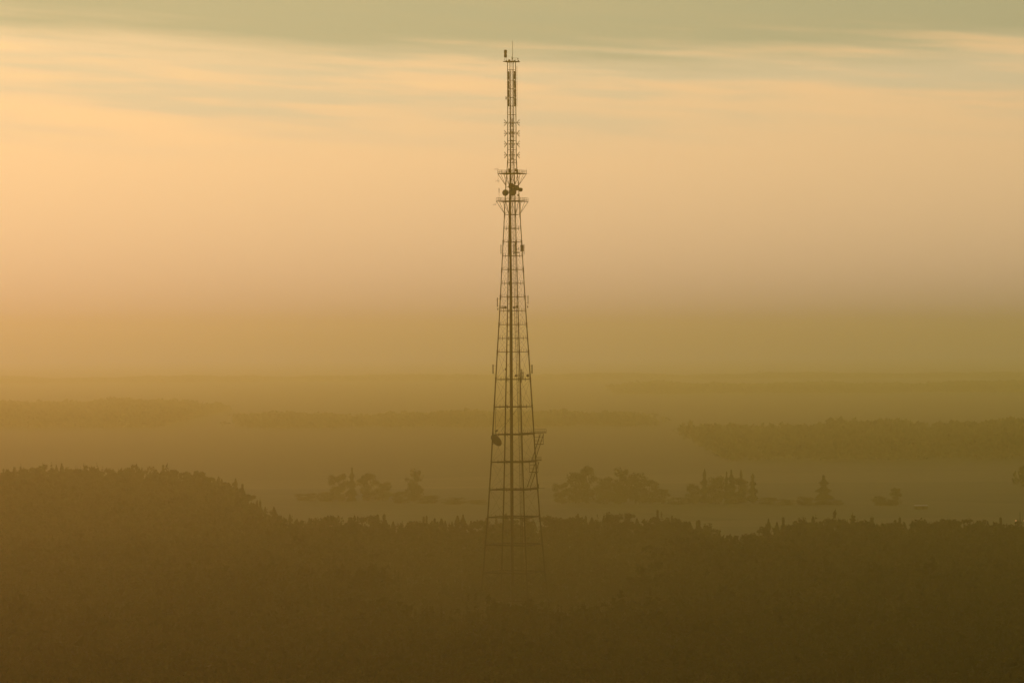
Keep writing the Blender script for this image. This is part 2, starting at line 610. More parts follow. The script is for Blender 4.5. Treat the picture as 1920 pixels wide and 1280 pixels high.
rs = random.Random(5)
SEG = [(-200, 400, 'on top of the wooded rise'),
       (400, 560, 'where the wooded rise drops away'),
       (560, 905, 'between the wooded rise and the tower'),
       (905, 1030, 'behind the tower lattice'),
       (1030, 1330, 'below the round grove'),
       (1330, 1440, 'in the dip of the treeline'),
       (1440, 1660, 'below the lone field spruce'),
       (1660, 2200, 'toward the lamp mast')]
px = -30.0
while px < 1955:
    D0 = float(np.interp(px, EDGE_PX, EDGE_D))
    for row in range(2):
        q = px + rs.uniform(-7, 7)
        D = D0 - 3 - row * 8 + rs.uniform(-4, 4)
        x = (q - 960) * D / FPX
        kind = 'spruce' if rs.random() < (0.62 if q < 1000 else 0.4) else 'pine'
        h = rs.gauss(17.3, 1.3) if rs.random() < 0.85 else rs.uniform(13, 20.5)
        h = max(12, min(20.5, h))
        if 1335 < q < 1425:
            h *= 0.82
        seg = next(t for a, b, t in SEG if a <= q < b)
        word = 'pointed spruce' if kind == 'spruce' else 'round topped pine'
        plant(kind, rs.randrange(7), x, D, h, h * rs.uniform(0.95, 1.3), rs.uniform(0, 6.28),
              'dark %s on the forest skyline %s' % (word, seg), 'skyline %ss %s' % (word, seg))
    px += 12.5 if px > 540 else 14.5

# groves in the field behind the forest; measured as (photo px, top y, base y, crown width px)
def grove(kind, i, px_, ytop, ybase, wpx, label, group=None, cat='tree', name=None):
    D = CAMH * FPX / (ybase - 648.0)
    x = (px_ - 960) * D / FPX
    h = (ybase - ytop) * D / FPX
    wunit = {'spruce': 0.40, 'pine': 0.36, 'broad': 0.60}[kind]
    return plant(kind, i, x, D, h, wpx * D / FPX / wunit, i * 1.7, label, group, cat, name)


GL, GM, GR = 'trees of the left field grove', 'trees of the round grove beside the tower', 'trees of the grove with spiky tops'
for a in [
    ('broad', 0, 634, 893, 944, 40, 'rounded tree at the left end of the left field grove', GL),
    ('spruce', 1, 659, 880, 944, 30, 'pointed tallest tree of the left field grove', GL),
    ('broad', 2, 688, 890, 942, 44, 'broad tree right of the pointed one in the left field grove', GL),
    ('broad', 3, 716, 905, 941, 36, 'lower tree sloping down at the right end of the left field grove', GL),
    ('broad', 4, 775, 878, 941, 34, 'slender loose crowned tree standing alone left of the tower', None),
    ('broad', 0, 1052, 905, 944, 36, 'lower tree at the left end of the round grove', GM),
    ('broad', 1, 1078, 886, 944, 40, 'second tree from the left in the round grove', GM),
    ('broad', 2, 1098, 874, 944, 42, 'tall tree with the first high dome of the round grove', GM),
    ('broad', 3, 1130, 894, 945, 40, 'tree in the saddle between both domes of the round grove', GM),
    ('broad', 4, 1160, 875, 945, 46, 'tall tree with the second high dome of the round grove', GM),
    ('broad', 5, 1190, 884, 945, 46, 'broad tree right of the second dome of the round grove', GM),
    ('broad', 6, 1216, 900, 945, 40, 'tree on the right shoulder of the round grove', GM),
    ('broad', 7, 1240, 917, 945, 30, 'low tree at the right end of the round grove', GM),
    ('broad', 1, 1298, 908, 946, 30, 'low round tree at the left end of the spiky grove', GR),
    ('spruce', 3, 1320, 880, 946, 26, 'first tall pointed tree of the spiky grove', GR),
    ('broad', 3, 1340, 893, 946, 40, 'round tree behind the first point of the spiky grove', GR),
    ('spruce', 0, 1361, 885, 946, 24, 'left point of the middle pair in the spiky grove', GR),
    ('spruce', 5, 1370, 882, 946, 26, 'right point of the middle pair in the spiky grove', GR),
    ('spruce', 2, 1388, 882, 946, 24, 'narrow pointed tree between the middle pair and the end of the spiky grove', GR),
    ('broad', 6, 1383, 897, 946, 40, 'round tree filling the middle of the spiky grove', GR),
    ('spruce', 4, 1410, 889, 946, 34, 'last pointed tree at the right end of the spiky grove', GR),
    ('spruce', 5, 1543, 893, 948, 38, 'lone broad spruce standing in the field right of the groves', None),
    ('broad', 7, 1678, 917, 951, 22, 'thin bare tree beside the pale shed', None),
]:
    grove(*a)
# hedges and bushes, low and wide
HB = 'low bushes along the field track'
for j, (p, yt, yb, w_, lab) in enumerate([
    (575, 930, 946, 60, 'low bush left of the left field grove'),
    (612, 928, 946, 50, 'low bush touching the left field grove'),
    (748, 925, 945, 54, 'low bush between the left grove and the slender tree'),
    (800, 928, 945, 60, 'low bush right of the slender tree'),
    (850, 933, 946, 60, 'low bush between the slender tree and the tower'),
    (893, 934, 946, 50, 'low bush just left of the tower legs'),
    (1270, 933, 947, 50, 'low bush between the round grove and the spiky grove'),
    (1440, 936, 948, 46, 'low bush at the right foot of the spiky grove'),
    (1475, 937, 949, 50, 'low bush midway between the spiky grove and the lone spruce'),
    (1508, 934, 949, 46, 'low bush at the left foot of the lone spruce'),
    (1567, 938, 949, 34, 'low bush at the right foot of the lone spruce'),
    (1648, 932, 951, 34, 'low bush left of the thin bare tree'),
    (1666, 940, 951, 40, 'low bush at the foot of the thin bare tree'),
]):
    grove('broad', j, p, yt - (j * 7 % 5) + 2, yb, w_ * 0.82, lab, HB, 'bush', 'bush')

# ------------------------------------------------------------------ the broadcast tower
S = TY / FPX                       # metres per photo pixel at the tower
m_steel = material('weathered_steel', (0.014, 0.011, 0.008), 0.85, 0.0, var=0.3, scale=0.8, spec=0.1)
m_shaft = material('painted_shaft', (0.026, 0.018, 0.012), 0.85, 0.0, var=0.25, scale=0.5, spec=0.1)
m_dish = material('grey_dish_cover', (0.22, 0.21, 0.20), 0.55, var=0.06, scale=1.0)
m_dark = material('dark_dish', (0.05, 0.046, 0.04), 0.7, var=0.15, scale=1.0)
m_panel = material('panel_cover', (0.16, 0.15, 0.13), 0.6, var=0.1, scale=1.0)
m_pale = material('pale_sheet_metal', (0.75, 0.74, 0.70), 0.4, var=0.05, scale=1.0)

tower = tag(empty('broadcast_tower', (TX, TY, 0)), 'tall dark four legged lattice tower with dishes and antennas rising from the forest', 'tower')
DEL = rad(22)
HW_Y = [110, 215, 300, 306, 320, 348, 401, 440, 500, 600, 660, 762, 866, 917, 968, 1020, 1072, 1122, 1170]
HW_P = [7.4, 7.8, 8.2, 8.4, 9.4, 12.0, 14.5, 16.7, 19.9, 25.4, 29.3, 35.6, 41.7, 45.2, 48.6, 53.6, 57.6, 63.5, 69.5]


def zy(y):
    return CAMH + (648.0 - y) * S


def RR(y):
    return float(np.interp(y, HW_Y, HW_P)) * S / math.cos(DEL)


DIRS = {'R': (math.cos(DEL), math.sin(DEL)), 'L': (-math.cos(DEL), -math.sin(DEL)),
        'F': (math.sin(DEL), -math.cos(DEL)), 'B': (-math.sin(DEL), math.cos(DEL))}
ORDER = ['L', 'F', 'R', 'B']


def corner(k, y, extra=0.0):
    r = RR(y) + extra
    return Vector((DIRS[k][0] * r, DIRS[k][1] * r, zy(y)))


def at(dx, y, depth=0.0):
    """dx photo pixels right of the tower axis, row y, depth metres behind it"""
    return Vector((dx * S, depth, zy(y)))


def ax(y):
    return 960.2 + (y - 648) * 0.0055


LOW = [402.6, 428.4, 454, 479.7, 505.5, 531.2, 557, 582.5, 608.5, 634.2, 659.8, 711, 762.3, 814, 865.6, 917, 968.5, 1020, 1071.5, 1122.5]
MID = [305, 325.7, 351, 377.5]
TOP = [131.5, 151, 167, 183.5, 199.3, 215.5, 231.5, 248, 264, 281, 299]
RINGS = TOP + MID + LOW
for k in ORDER:
    mb = MB()
    ys = [1172] + LOW[::-1] + [377.5, 351, 325.7, 305, 299, 215.5, 131.5, 117]
    pts = [corner(k, y) for y in ys]
    rs_ = [float(np.interp(y, [100, 300, 400, 500, 700, 1172], [0.12, 0.125, 0.135, 0.145, 0.20, 0.25])) for y in ys]
    mb.poly(pts, rs_, 10)
    leg = mb.build('leg', m_steel, tower)
    for y in [305] + LOW[0::2][:6] + LOW[11:]:
        a, b = corner(k, y + 5.5), corner(k, y - 2.5)
        r = float(np.interp(y, [100, 300, 500, 700, 1172], [0.15, 0.19, 0.24, 0.27, 0.30]))
        fl = MB()
        fl.tube(a, b, r * 0.86, r * 0.86, 8)
        fl.tube(b, b + (b - a).normalized() * 0.12, r * 1.25, r * 1.25, 10)
        fl.build('flange', m_steel, leg)

for y in RINGS:
    mb = MB()
    w = float(np.interp(y, [100, 400, 600, 700, 800, 1172], [0.08, 0.10, 0.13, 0.19, 0.26, 0.28]))
    for i in range(4):
        mb.beam(corner(ORDER[i], y), corner(ORDER[(i + 1) % 4], y), w, w * 1.15)
    if y in LOW:
        for k in ORDER:                                  # ties from the legs to the shaft
            mb.tube(corner(k, y), (-0.55, 0, zy(y)), 0.05, 0.05, 5)
        j = LOW.index(y)
        if j % 2 == 1 or y > 700:                         # gussets at the middle of each side
            for i in range(4):
                c = (corner(ORDER[i], y) + corner(ORDER[(i + 1) % 4], y)) / 2
                mb.box(c, (0.16, 0.16, 1.15))
        for i in range(4):                                # stubs of the maintenance rail
            a, b = corner(ORDER[i], y), corner(ORDER[(i + 1) % 4], y)
            for t in (0.22, 0.78):
                c = a.lerp(b, t)
                mb.tube(c, c + Vector((0, 0, 0.95)), 0.035, 0.035, 5)
    mb.build('ring_beam', m_steel, tower)

for a_, b_ in zip(RINGS[:-1], RINGS[1:]):
    mb = MB()
    r = float(np.interp(a_, [100, 300, 600, 900, 1050, 1070], [0.016, 0.017, 0.022, 0.026, 0.030, 0.11]))
    for i in range(4):
        k, l = ORDER[i], ORDER[(i + 1) % 4]
        mb.tube(corner(k, a_), corner(l, b_), r, r, 5)
        mb.tube(corner(l, a_), corner(k, b_), r, r, 5)
    mb.build('cross_bracing', m_steel, tower)
mb = MB()
for i in range(4):
    k, l = ORDER[i], ORDER[(i + 1) % 4]
    c = (corner(k, 1122.5) + corner(l, 1122.5)) / 2
    mb.tube(corner(k, 1168), c, 0.12, 0.10, 6)
    mb.tube(corner(l, 1168), c, 0.12, 0.10, 6)
mb.build('cross_bracing', m_steel, tower)
for k in ORDER:
    mb = MB()
    c = corner(k, 1170)
    mb.lathe((c.x, c.y, -0.4), (0, 0, 1), [(1.3, 0), (1.3, 0.7), (0.8, 1.1)], 12)
    mb.build('footing', material('concrete', (0.3, 0.29, 0.27), 0.9, scale=1.0), tower)

# central shaft
mb = MB()
ys = [1170, 900, 700, 600, 480, 402, 360, 330]
mb.poly([at(float(np.interp(y, [330, 400, 700, 1170], [-3.6, -4.0, -3.2, -3.0])), y) for y in ys], [0.46, 0.45, 0.45, 0.43, 0.38, 0.33, 0.27, 0.22], 16)
sh = mb.build('central_shaft', m_shaft, tower)
mb = MB()
for y in np.arange(350, 1160, 25.7):
    mb = MB()
    c = at(float(np.interp(y, [330, 400, 700, 1170], [-3.6, -4.0, -3.2, -3.0])), y)
    r = float(np.interp(y, [330, 402, 600, 1170], [0.24, 0.35, 0.46, 0.5])) + 0.05
    mb.tube(c - Vector((0, 0, .08)), c + Vector((0, 0, .08)), r, r, 14)
    mb.build('flange', m_steel, sh)
# feeder cables running up beside the shaft
mb = MB()
for dx, dp in ((-6.4, .2), (-5.9, .5), (-1.0, .55)):
    mb.poly([at(dx * k_, y, dp) for y, k_ in ((1150, 1.0), (700, 0.95), (440, 0.8), (330, 0.7))], [0.05] * 4, 6)
mb.build('feeder_cable', m_dark, tower)

# ladder up the middle
mb = MB()


def lad(y, s):
    return at(float(np.interp(y, [380, 450, 600, 700, 850, 1160], [0.6, 1.4, 3.6, 6.6, 11.0, 14.5])) + s * 3.5, y,
              -float(np.interp(y, [380, 1160], [0.9, 5.0])))


lys = [1160, 1000, 850, 700, 600, 500, 450, 380]
for s in (0, 1):
    mb.poly([lad(y, s) for y in lys], [0.06] * len(lys), 6)
for y in np.arange(383, 1158, 2.6):
    mb.tube(lad(y, 0), lad(y, 1), 0.04, 0.04, 5)
mb.build('ladder', m_steel, tower)
mb = MB()
for s in (-1.6, 1.6):
    mb.tube(at(-0.3 + s, 376, 0.1), at(-0.3 + s, 133, 0.1), 0.05, 0.05, 6)
for y in np.arange(135, 375, 2.6):
    mb.tube(at(-1.9, y, 0.1), at(1.3, y, 0.1), 0.035, 0.035, 5)
mb.build('ladder', m_steel, tower)
mb = MB()
for dx, dp in ((-3.0, .35), (-2.4, .5), (3.2, .4)):
    mb.poly([at(dx, 376, dp), at(dx, 225, dp), at(dx * 1.2, 140, dp)], [0.07, 0.07, 0.05], 6)
mb.build('feeder_cable', m_dark, tower)


# square platforms
def platform(y, half, yleg, post_h, thick, posts=5):
    R2 = half * S / math.cos(DEL)
    C = {k: Vector((DIRS[k][0] * R2, DIRS[k][1] * R2, zy(y))) for k in ORDER}
    mb = MB()
    top = [C[k] + Vector((0, 0, thick / 2)) for k in ORDER]
    bot = [C[k] - Vector((0, 0, thick / 2)) for k in ORDER]
    mb.add(top + bot, [(0, 1, 2, 3), (7, 6, 5, 4)] + [(i, i + 4, (i + 1) % 4 + 4, (i + 1) % 4) for i in range(4)])
    p = mb.build('platform', m_steel, tower)
    if yleg:
        for i, k in enumerate(ORDER):
            foot = corner(k, yleg)
            l, n_ = ORDER[(i + 1) % 4], ORDER[(i - 1) % 4]
            for q_, r_ in ((C[k], 0.085), (C[k].lerp(C[l], 0.33), 0.06), (C[k].lerp(C[n_], 0.33), 0.06)):
                st = MB()
                st.tube(q_, foot, r_, r_, 6)
                st.build('support_strut', m_steel, p)
    if post_h:
        ra = MB()
        for i in range(4):
            a, b = C[ORDER[i]], C[ORDER[(i + 1) % 4]]
            for hh in (0.55, 1.1):
                ra.tube(a + Vector((0, 0, hh)), b + Vector((0, 0, hh)), 0.034, 0.034, 5)
            for t in np.linspace(0, 1, posts, endpoint=False):
                c = a.lerp(b, float(t))
                ra.tube(c, c + Vector((0, 0, post_h)), 0.045, 0.045, 5)
        ra.build('railing', m_steel, p)
    return p


platform(116.0, 16.0, None, 0, 0.2)
platform(325.7, 27.0, 348.0, 1.1, 0.24)
platform(377.5, 30.0, 401.0, 1.1, 0.22)

# top gear
mb = MB()
mb.tube(at(2.0, 117), at(2.0, 77), 0.085, 0.05, 8)
mb.tube(at(0.5, 131), at(0.5, 106), 0.06, 0.06, 6)
mb.lathe(at(2.0, 110.5), (0, 0, 1), [(0.2, 0), (0.2, 0.35)], 10)
mb.build('lightning_rod', m_dark, tower)
mb = MB()
mb.lathe(at(-11.3, 108.2), (0, 0, 1), [(0.30, 0), (0.47, 0.1), (0.48, 0.9), (0.40, 1.1), (0.40, 1.25), (0.48, 1.4), (0.49, 2.35), (0.42, 2.5)], 18)
dr_ = mb.build('drum_antenna', m_panel, tower)
mb = MB()
for q in (-1, 1):
    mb.tube(at(-11.3 + q * 1.4, 116), at(-11.3 + q * 1.4, 108), 0.05, 0.05, 6)
mb.build('stand', m_steel, dr_)
mb = MB()
for dx, y, dp in ((-9.7, 114.6, 0), (-5.2, 113.2, .3), (-3.6, 113.4, -.3), (12.8, 114.4, .3), (6.0, 114.6, -.5)):
    mb.box(at(dx, y, dp), (0.45, 0.4, 0.42))
mb.build('equipment_box', m_dark, tower)
mb = MB()
mb.tube(at(3, 108.6), at(12.2, 109.4), 0.03, 0.03, 5)
mb.tube(at(3, 111.6), at(12.2, 112), 0.02, 0.02, 5)
for dx in (3, 7, 12):
    mb.tube(at(dx, 116), at(dx, 108.6), 0.025, 0.025, 5)
mb.box(at(12, 110.5), (0.28, 0.28, 0.5))
mb.build('railing', m_steel, tower)

# panel antennas on two faces of the mast
for (k, l) in (('L', 'B'), ('F', 'R')):
    for y0, y1 in ((134, 149.5), (152, 166), (168, 182.5), (184.5, 199)):
        mb = MB()
        c0 = (corner(k, (y0 + y1) / 2) + corner(l, (y0 + y1) / 2)) / 2
        nrm = Vector((c0.x, c0.y, 0)).normalized()
        rz = math.atan2(nrm.y, nrm.x)
        mb.box(c0 + nrm * 0.18, (0.34, 0.95, (y1 - y0) * S), rz)
        for t in (-.3, 0, .3):
            mb.box(c0 + nrm * 0.46 + Vector((0, 0, t * (y1 - y0) * S)), (0.14, 0.8, 0.09), rz)
        mb.build('panel_antenna', m_panel, tower)
mb = MB()
mb.tube(at(9.2, 124), at(9.4, 200), 0.022, 0.022, 5)
mb.tube(at(10.8, 124), at(11.0, 200), 0.022, 0.022, 5)
for y in np.arange(126, 199, 3.4):
    mb.tube(at(9.2, y), at(10.9, y), 0.02, 0.02, 5)
for y in (128, 160, 196):
    mb.tube(at(7.0, y), at(9.2, y), 0.03, 0.03, 5)
mb.build('cable_tray', m_steel, tower)
mb = MB()
mb.box(at(-10.6, 184), (0.32, 0.3, 1.0))
mb.tube(at(-10.4, 184), at(-7.6, 184), 0.04, 0.04, 5)
mb.build('equipment_box', m_dark, tower)

# crossed dipoles, four tiers on four sides
for y in (230.3, 250.3, 270.3, 290.8):
    for nx_, ny_ in ((-1, 0), (1, 0), (0, -1), (0, 1)):
        nrm = Vector((nx_, ny_, 0))
        sd2 = Vector((-ny_, nx_, 0))
        O = Vector((0, 0, zy(y)))
        base = 7.6 * S * (1 if nx_ else 0.9)
        mb = MB()
        apex = O + nrm * (9.4 * S)
        mb.tube(O + nrm * base, apex, 0.045, 0.045, 6)
        for u in (Vector((0, 0, 1)), sd2):
            for s in (-1, 1):
                tip = O + nrm * (14.2 * S) + u * (s * 5.4 * S)
                mb.tube(apex, tip, *((0.11, 0.11) if u.z else (0.05, 0.05)), 6)
                mb.tube(tip - u * (s * 0.14) - nrm * 0.06, tip + u * (s * 0.05), 0.12, 0.12, 6)
        for q in (-0.62, -0.31, 0, 0.31, 0.62):          # reflector grid behind the dipole
            mb.tube(O + nrm * base + sd2 * q + Vector((0, 0, -1.25)), O + nrm * base + sd2 * q + Vector((0, 0, 1.25)), 0.035, 0.035, 5)
        for q in (-1.2, 0, 1.2):
            mb.tube(O + nrm * base - sd2 * 0.7 + Vector((0, 0, q)), O + nrm * base + sd2 * 0.7 + Vector((0, 0, q)), 0.035, 0.035, 5)
        mb.build('dipole_antenna', m_steel, tower)


# drum dishes
def dish(dx, y, depth, r, nrm, mat, thick=0.35, mount=(0, 0, 0)):
    n = Vector(nrm).normalized()
    c = at(dx, y, depth)
    mb = MB()
    mb.lathe(c, n, [(r * 0.35, -thick * 1.5), (r * 0.82, -thick), (r, -thick * 0.35), (r, thick * 0.55), (r * 0.93, thick * 0.72), (r * 0.3, thick * 0.86)], 24)
    o = mb.build('dish_antenna', mat, tower)
    mb = MB()
    b = c - n * thick * 1.4
    k = min((Vector((DIRS[q][0] * RR(y), DIRS[q][1] * RR(y), c.z)) for q in ORDER), key=lambda p: (p - b).length)
    mb.tube(b, k, 0.07, 0.07, 6)
    mb.tube(b + Vector((0, 0, .4)), k + Vector((0, 0, .4)), 0.05, 0.05, 6)
    mb.build('mount_arm', m_steel, o)
    return o


dish(-12.6, 361.8, -1.6, 1.04, (-0.25, -1, 0.02), m_dish)
dish(-1.4, 349.8, -2.0, 0.98, (-0.3, -0.9, 0.02), m_dark, 0.4)
dish(0.6, 361.0, -2.9, 1.25, (0.12, -1, 0), m_dish)
dish(8.4, 353.2, -1.8, 0.86, (0.5, -1, 0), m_dish, 0.55)
dish(15.8, 355.8, 0.4, 0.66, (0.55, -0.9, 0), m_dark, 0.4)
dish(11.4, 366.2, 0.2, 0.30, (0.6, -0.8, 0), m_dark, 0.25)
mb = MB()
mb.box(at(8.6, 352.5, -1.0), (1.0, 0.7, 1.7))
mb.build('equipment_box', m_dish, tower)


# yagis and whips on the platforms' left and right
def yagi(dx, y, depth, L, el_, n, ang):
    mb = MB()
    d = Vector((math.cos(ang), math.sin(ang), 0))
    c = at(dx, y, depth)
    mb.tube(c - d * L / 2, c + d * L / 2, 0.03, 0.03, 5)
    for i in range(n):
        p = c + d * (L * (i / (n - 1) - 0.5))
        mb.tube(p - Vector((0, 0, el_ / 2)), p + Vector((0, 0, el_ / 2)), 0.025, 0.025, 5)
    return mb


m_ = yagi(-31.0, 317.5, -1.8, 0.75, 0.7, 3, 0.2)
m_.tube(at(-30, 317.5, -1.8), at(-26.6, 317.5, -1.8), 0.03, 0.03, 5)
m_.build('yagi_antenna', m_steel, tower)
m_ = yagi(-27.4, 339.2, -1.8, 1.1, 0.9, 3, 0.2)
m_.tube(at(-26.0, 343, -1.8), at(-26.0, 326, -1.8), 0.03, 0.03, 5)
m_.build('yagi_antenna', m_steel, tower)
m_ = yagi(-33.0, 384, -2.1, 1.0, 0.55, 4, 0.2)
m_.tube(at(-31.4, 383.6, -2.1), at(-29.2, 378, -2.1), 0.03, 0.03, 5)
m_.build('yagi_antenna', m_steel, tower)
for dx, y0, y1, dp in ((-26.6, 326, 312, -1.9), (26.6, 326, 314, 1.9), (17.4, 326, 317.5, -1), (-24.6, 377.5, 352, -1.8), (-5.0, 326, 314, -2), (8.0, 326, 313, -2.4), (-11.5, 326, 320, -2)):
    mb = MB()
    mb.tube(at(dx, y0, dp), at(dx, y1, dp), 0.04, 0.03, 6)
    if dx == -24.6:
        mb.tube(at(dx, 362, dp), at(dx, 353, dp), 0.09, 0.09, 8)
        mb.tube(at(dx - 1.2, 356, dp), at(dx + 1.2, 356, dp), 0.03, 0.03, 5)
    mb.build('whip_antenna', m_steel, tower)
mb = MB()
mb.tube(at(27, 325.2, 1.9), at(34, 325.2, 1.9), 0.035, 0.025, 6)
mb.build('whip_antenna', m_steel, tower)
mb = MB()
for dx, y, dp, w_, h_ in ((-5.5, 320.5, -1.6, .55, 1.3), (6.6, 319.5, -1.6, .5, 1.0), (9.2, 322.0, -1.2, .5, 1.2), (-2.6, 322.5, -1.5, .4, 1.0)):
    mb.box(at(dx, y, dp), (w_, 0.4, h_))
mb.build('equipment_box', m_dark, tower)


# sector panels further down
def sector(dx, y0, y1, depth, w_, leg_k, mat=None, rz=0.0, d_=0.16):
    mb = MB()
    mb.box(at(dx, (y0 + y1) / 2, depth), (w_, d_, (y1 - y0) * S), rz)
    o = mb.build('panel_antenna', mat or m_panel, tower)
    a = MB()
    ymid = (y0 + y1) / 2
    p = at(dx, ymid, depth)
    for yy in (y0 + 2, y1 - 2, y1 + 1.5):
        q = corner(leg_k, yy) if leg_k else at(-3.2, yy)
        s_ = at(dx, min(yy, y1), depth)
        a.tube(Vector((s_.x, s_.y, zy(yy))), Vector((q.x, q.y, zy(yy))), 0.03, 0.03, 5)
    a.build('mount_arm', m_steel, o)


sector(-21.6, 459, 476, -1.4, 0.22, 'L', m_steel)
sector(-7.0, 458, 478, -1.6, 0.42, None, m_steel, 0.3, 0.3)
sector(2.8, 458, 477, -2.6, 0.20, 'F')
sector(5.2, 455, 479, -3.2, 0.36, 'F')
sector(17.9, 459, 471.5, 1.0, 0.90, 'R', m_dish, 0.2, 0.7)
sector(21.8, 458.5, 476, 1.6, 0.20, 'R', m_panel)
sector(-28.8, 558, 575, -1.6, 0.27, 'L', m_steel)
sector(28.8, 554, 570, 1.8, 0.22, 'R', m_steel)
sector(-37.5, 683, 700, -2.2, 0.34, 'L', m_steel)
sector(35.6, 684, 700, 2.4, 0.36, 'R', m_steel)
sector(15.6, 692, 716, -5.2, 0.30, 'F')
sector(18.6, 697, 709, -5.0, 0.30, 'F')
sector(13.4, 699, 712, -5.4, 0.24, 'F')
mb = MB()
mb.beam(at(1.5, 473.6, -2.8), at(13.5, 473.6, -1.4), 0.2, 0.32)
mb.box(at(11.2, 467, -1.2), (0.2, 0.2, 0.7))
mb.box(at(8.6, 467.5, -1.2), (0.2, 0.2, 0.5))
mb.tube(at(-21.6, 470, -1.4), at(-16, 470, -1.4), 0.03, 0.03, 5)
mb.build('mount_arm', m_steel, tower)
dish(-13.6, 576.4, -1.4, 0.42, (-0.3, -1, 0), m_dark, 0.3)
dish(-17.6, 577.0, -1.6, 0.28, (-0.4, -1, 0), m_panel, 0.25)
dish(2.4, 576.8, -3.4, 0.36, (0.2, -1, 0), m_dark, 0.3)
dish(8.2, 575.4, -3.2, 0.40, (0.3, -1, 0), m_panel, 0.3)
dish(4.9, 704.2, -4.4, 0.36, (0.1, -1, 0), m_dark, 0.3)
dish(27.2, 704.2, -0.4, 0.42, (0.4, -1, 0), m_dark, 0.3)
mb = MB()
for dx, y, dp in ((-28.0, 579.4, -1.6), (28.0, 575.2, 1.8), (9.8, 569, -3.4), (-14.2, 692, -1), (14.8, 711, -5.0)):
    mb.box(at(dx, y, dp), (0.34, 0.3, 0.6))
mb.build('equipment_box', m_dark, tower)

# the big tilted dish on the left, its feed and the long boom
n = Vector((0.62, 0.58, 0.53)).normalized()
c = at(-32.2, 824.6, -3.2)
mb = MB()
Rd = 2.22
mb.lathe(c, n, [(0.25, -0.62), (Rd * 0.45, -0.52), (Rd * 0.75, -0.30), (Rd, 0.02), (Rd, 0.10), (Rd * 0.75, -0.18), (Rd * 0.45, -0.40), (0.2, -0.5)], 32)
bd = mb.build('parabolic_dish', m_dark, tower)
bd['label'] = 'big dark dish tilted on the left leg'
mb = MB()
fd = at(-31, 806.4, -3.2)
mb.lathe(fd, n, [(0.32, -0.35), (0.36, 0), (0.22, 0.4)], 12)
mb.tube(fd, c + n * 0.1, 0.05, 0.05, 6)
mb.tube(fd, at(-35, 815, -3.0), 0.05, 0.05, 6)
mb.build('feed_horn', m_dark, bd)
mb = MB()
mb.tube(c - n * 0.5, corner('L', 822), 0.14, 0.14, 8)
mb.tube(c - n * 0.5, corner('L', 834), 0.08, 0.08, 8)
mb.tube(c - n * 0.5, corner('F', 814).lerp(corner('L', 814), 0.8), 0.08, 0.08, 8)
mb.build('mount_arm', m_steel, bd)
mb = MB()
mb.tube(at(8.6, 764, 0.6), at(-23.6, 808, -2.6), 0.06, 0.06, 6)
mb.build('brace_pole', m_steel, tower)
mb = MB()
mb.poly([corner('L', 762) + Vector((.55, 0, 0)), corner('L', 812) + Vector((.75, 0, 0))], [0.06, 0.06], 6)
mb.build('feeder_cable', m_steel, tower)


# side walkways, hanging cages and stairs on the right
def walkway(y, x_out, d0, d1, slab=0.28):
    F, R = corner('F', y), corner('R', y)
    mb = MB()
    mb.beam(F, R, 1.0, slab)
    mb.box(((R.x - 1.4 + x_out) / 2, (d0 + d1) / 2, zy(y) + 0.06), (x_out - R.x + 1.4, d1 - d0, slab * 0.8))
    p = mb.build('platform', m_steel, tower)
    ra = MB()
    for t in np.linspace(0, 1, 7):
        q = F.lerp(R, float(t))
        ra.tube(q, q + Vector((0, 0, 1.1)), 0.03, 0.03, 5)
    for hh in (0.6, 1.1):
        ra.tube(F + Vector((0, 0, hh)), R + Vector((0, 0, hh)), 0.02, 0.02, 5)
    for t in np.linspace(R.x, x_out - .05, 7):
        for dd in (d0 + .05, d1 - .05):
            ra.tube((t, dd, zy(y)), (t, dd, zy(y) + 1.15), 0.028, 0.028, 5)
    for dd in (d0 + .05, d1 - .05):
        for hh in (0.6, 1.15):
            ra.tube((R.x, dd, zy(y) + hh), (x_out - .05, dd, zy(y) + hh), 0.022, 0.022, 5)
    ra.build('railing', m_steel, p)


def cage(x0, x1, y0, y1, d0, d1):
    X0, X1, Z0, Z1 = x0 * S, x1 * S, zy(y1), zy(y0)
    mb = MB()
    for zz in (Z0, (Z0 * 2 + Z1) / 3, (Z0 + 2 * Z1) / 3, Z1):
        r = 0.075 if zz == Z0 else 0.04
        for (a, b) in (((X0, d0), (X1, d0)), ((X1, d0), (X1, d1)), ((X1, d1), (X0, d1)), ((X0, d1), (X0, d0))):
            mb.tube((*a, zz), (*b, zz), r, r, 6)
    for xx in (X0, (X0 + X1) / 2, X1):
        for dd in (d0, d1):
            mb.tube((xx, dd, Z0), (xx, dd, Z1), 0.06 if xx != (X0 + X1) / 2 else 0.035, None, 6)
    mb.box(((X0 + X1) / 2, (d0 + d1) / 2, Z0 - .06), (X1 - X0, d1 - d0, 0.1))
    mb.build('landing_cage', m_steel, tower)


def stair(a0, a1, w_, d0, d1):
    """two strings from a0 to a1 (dx, y) w_ pixels apart, with treads"""
    mb = MB()
    L0, L1 = at(a0[0], a0[1], d0), at(a1[0], a1[1], d1)
    off = Vector((w_ * S, 0, 0))
    for o_ in (Vector((0, 0, 0)), off):
        mb.beam(L0 + o_, L1 + o_, 0.12, 0.2)
    for t in np.linspace(0.03, 0.97, 22):
        p = L0.lerp(L1, float(t))
        mb.box(p + off / 2, (w_ * S, 0.28, 0.05))
    mb.build('stair', m_steel, tower)


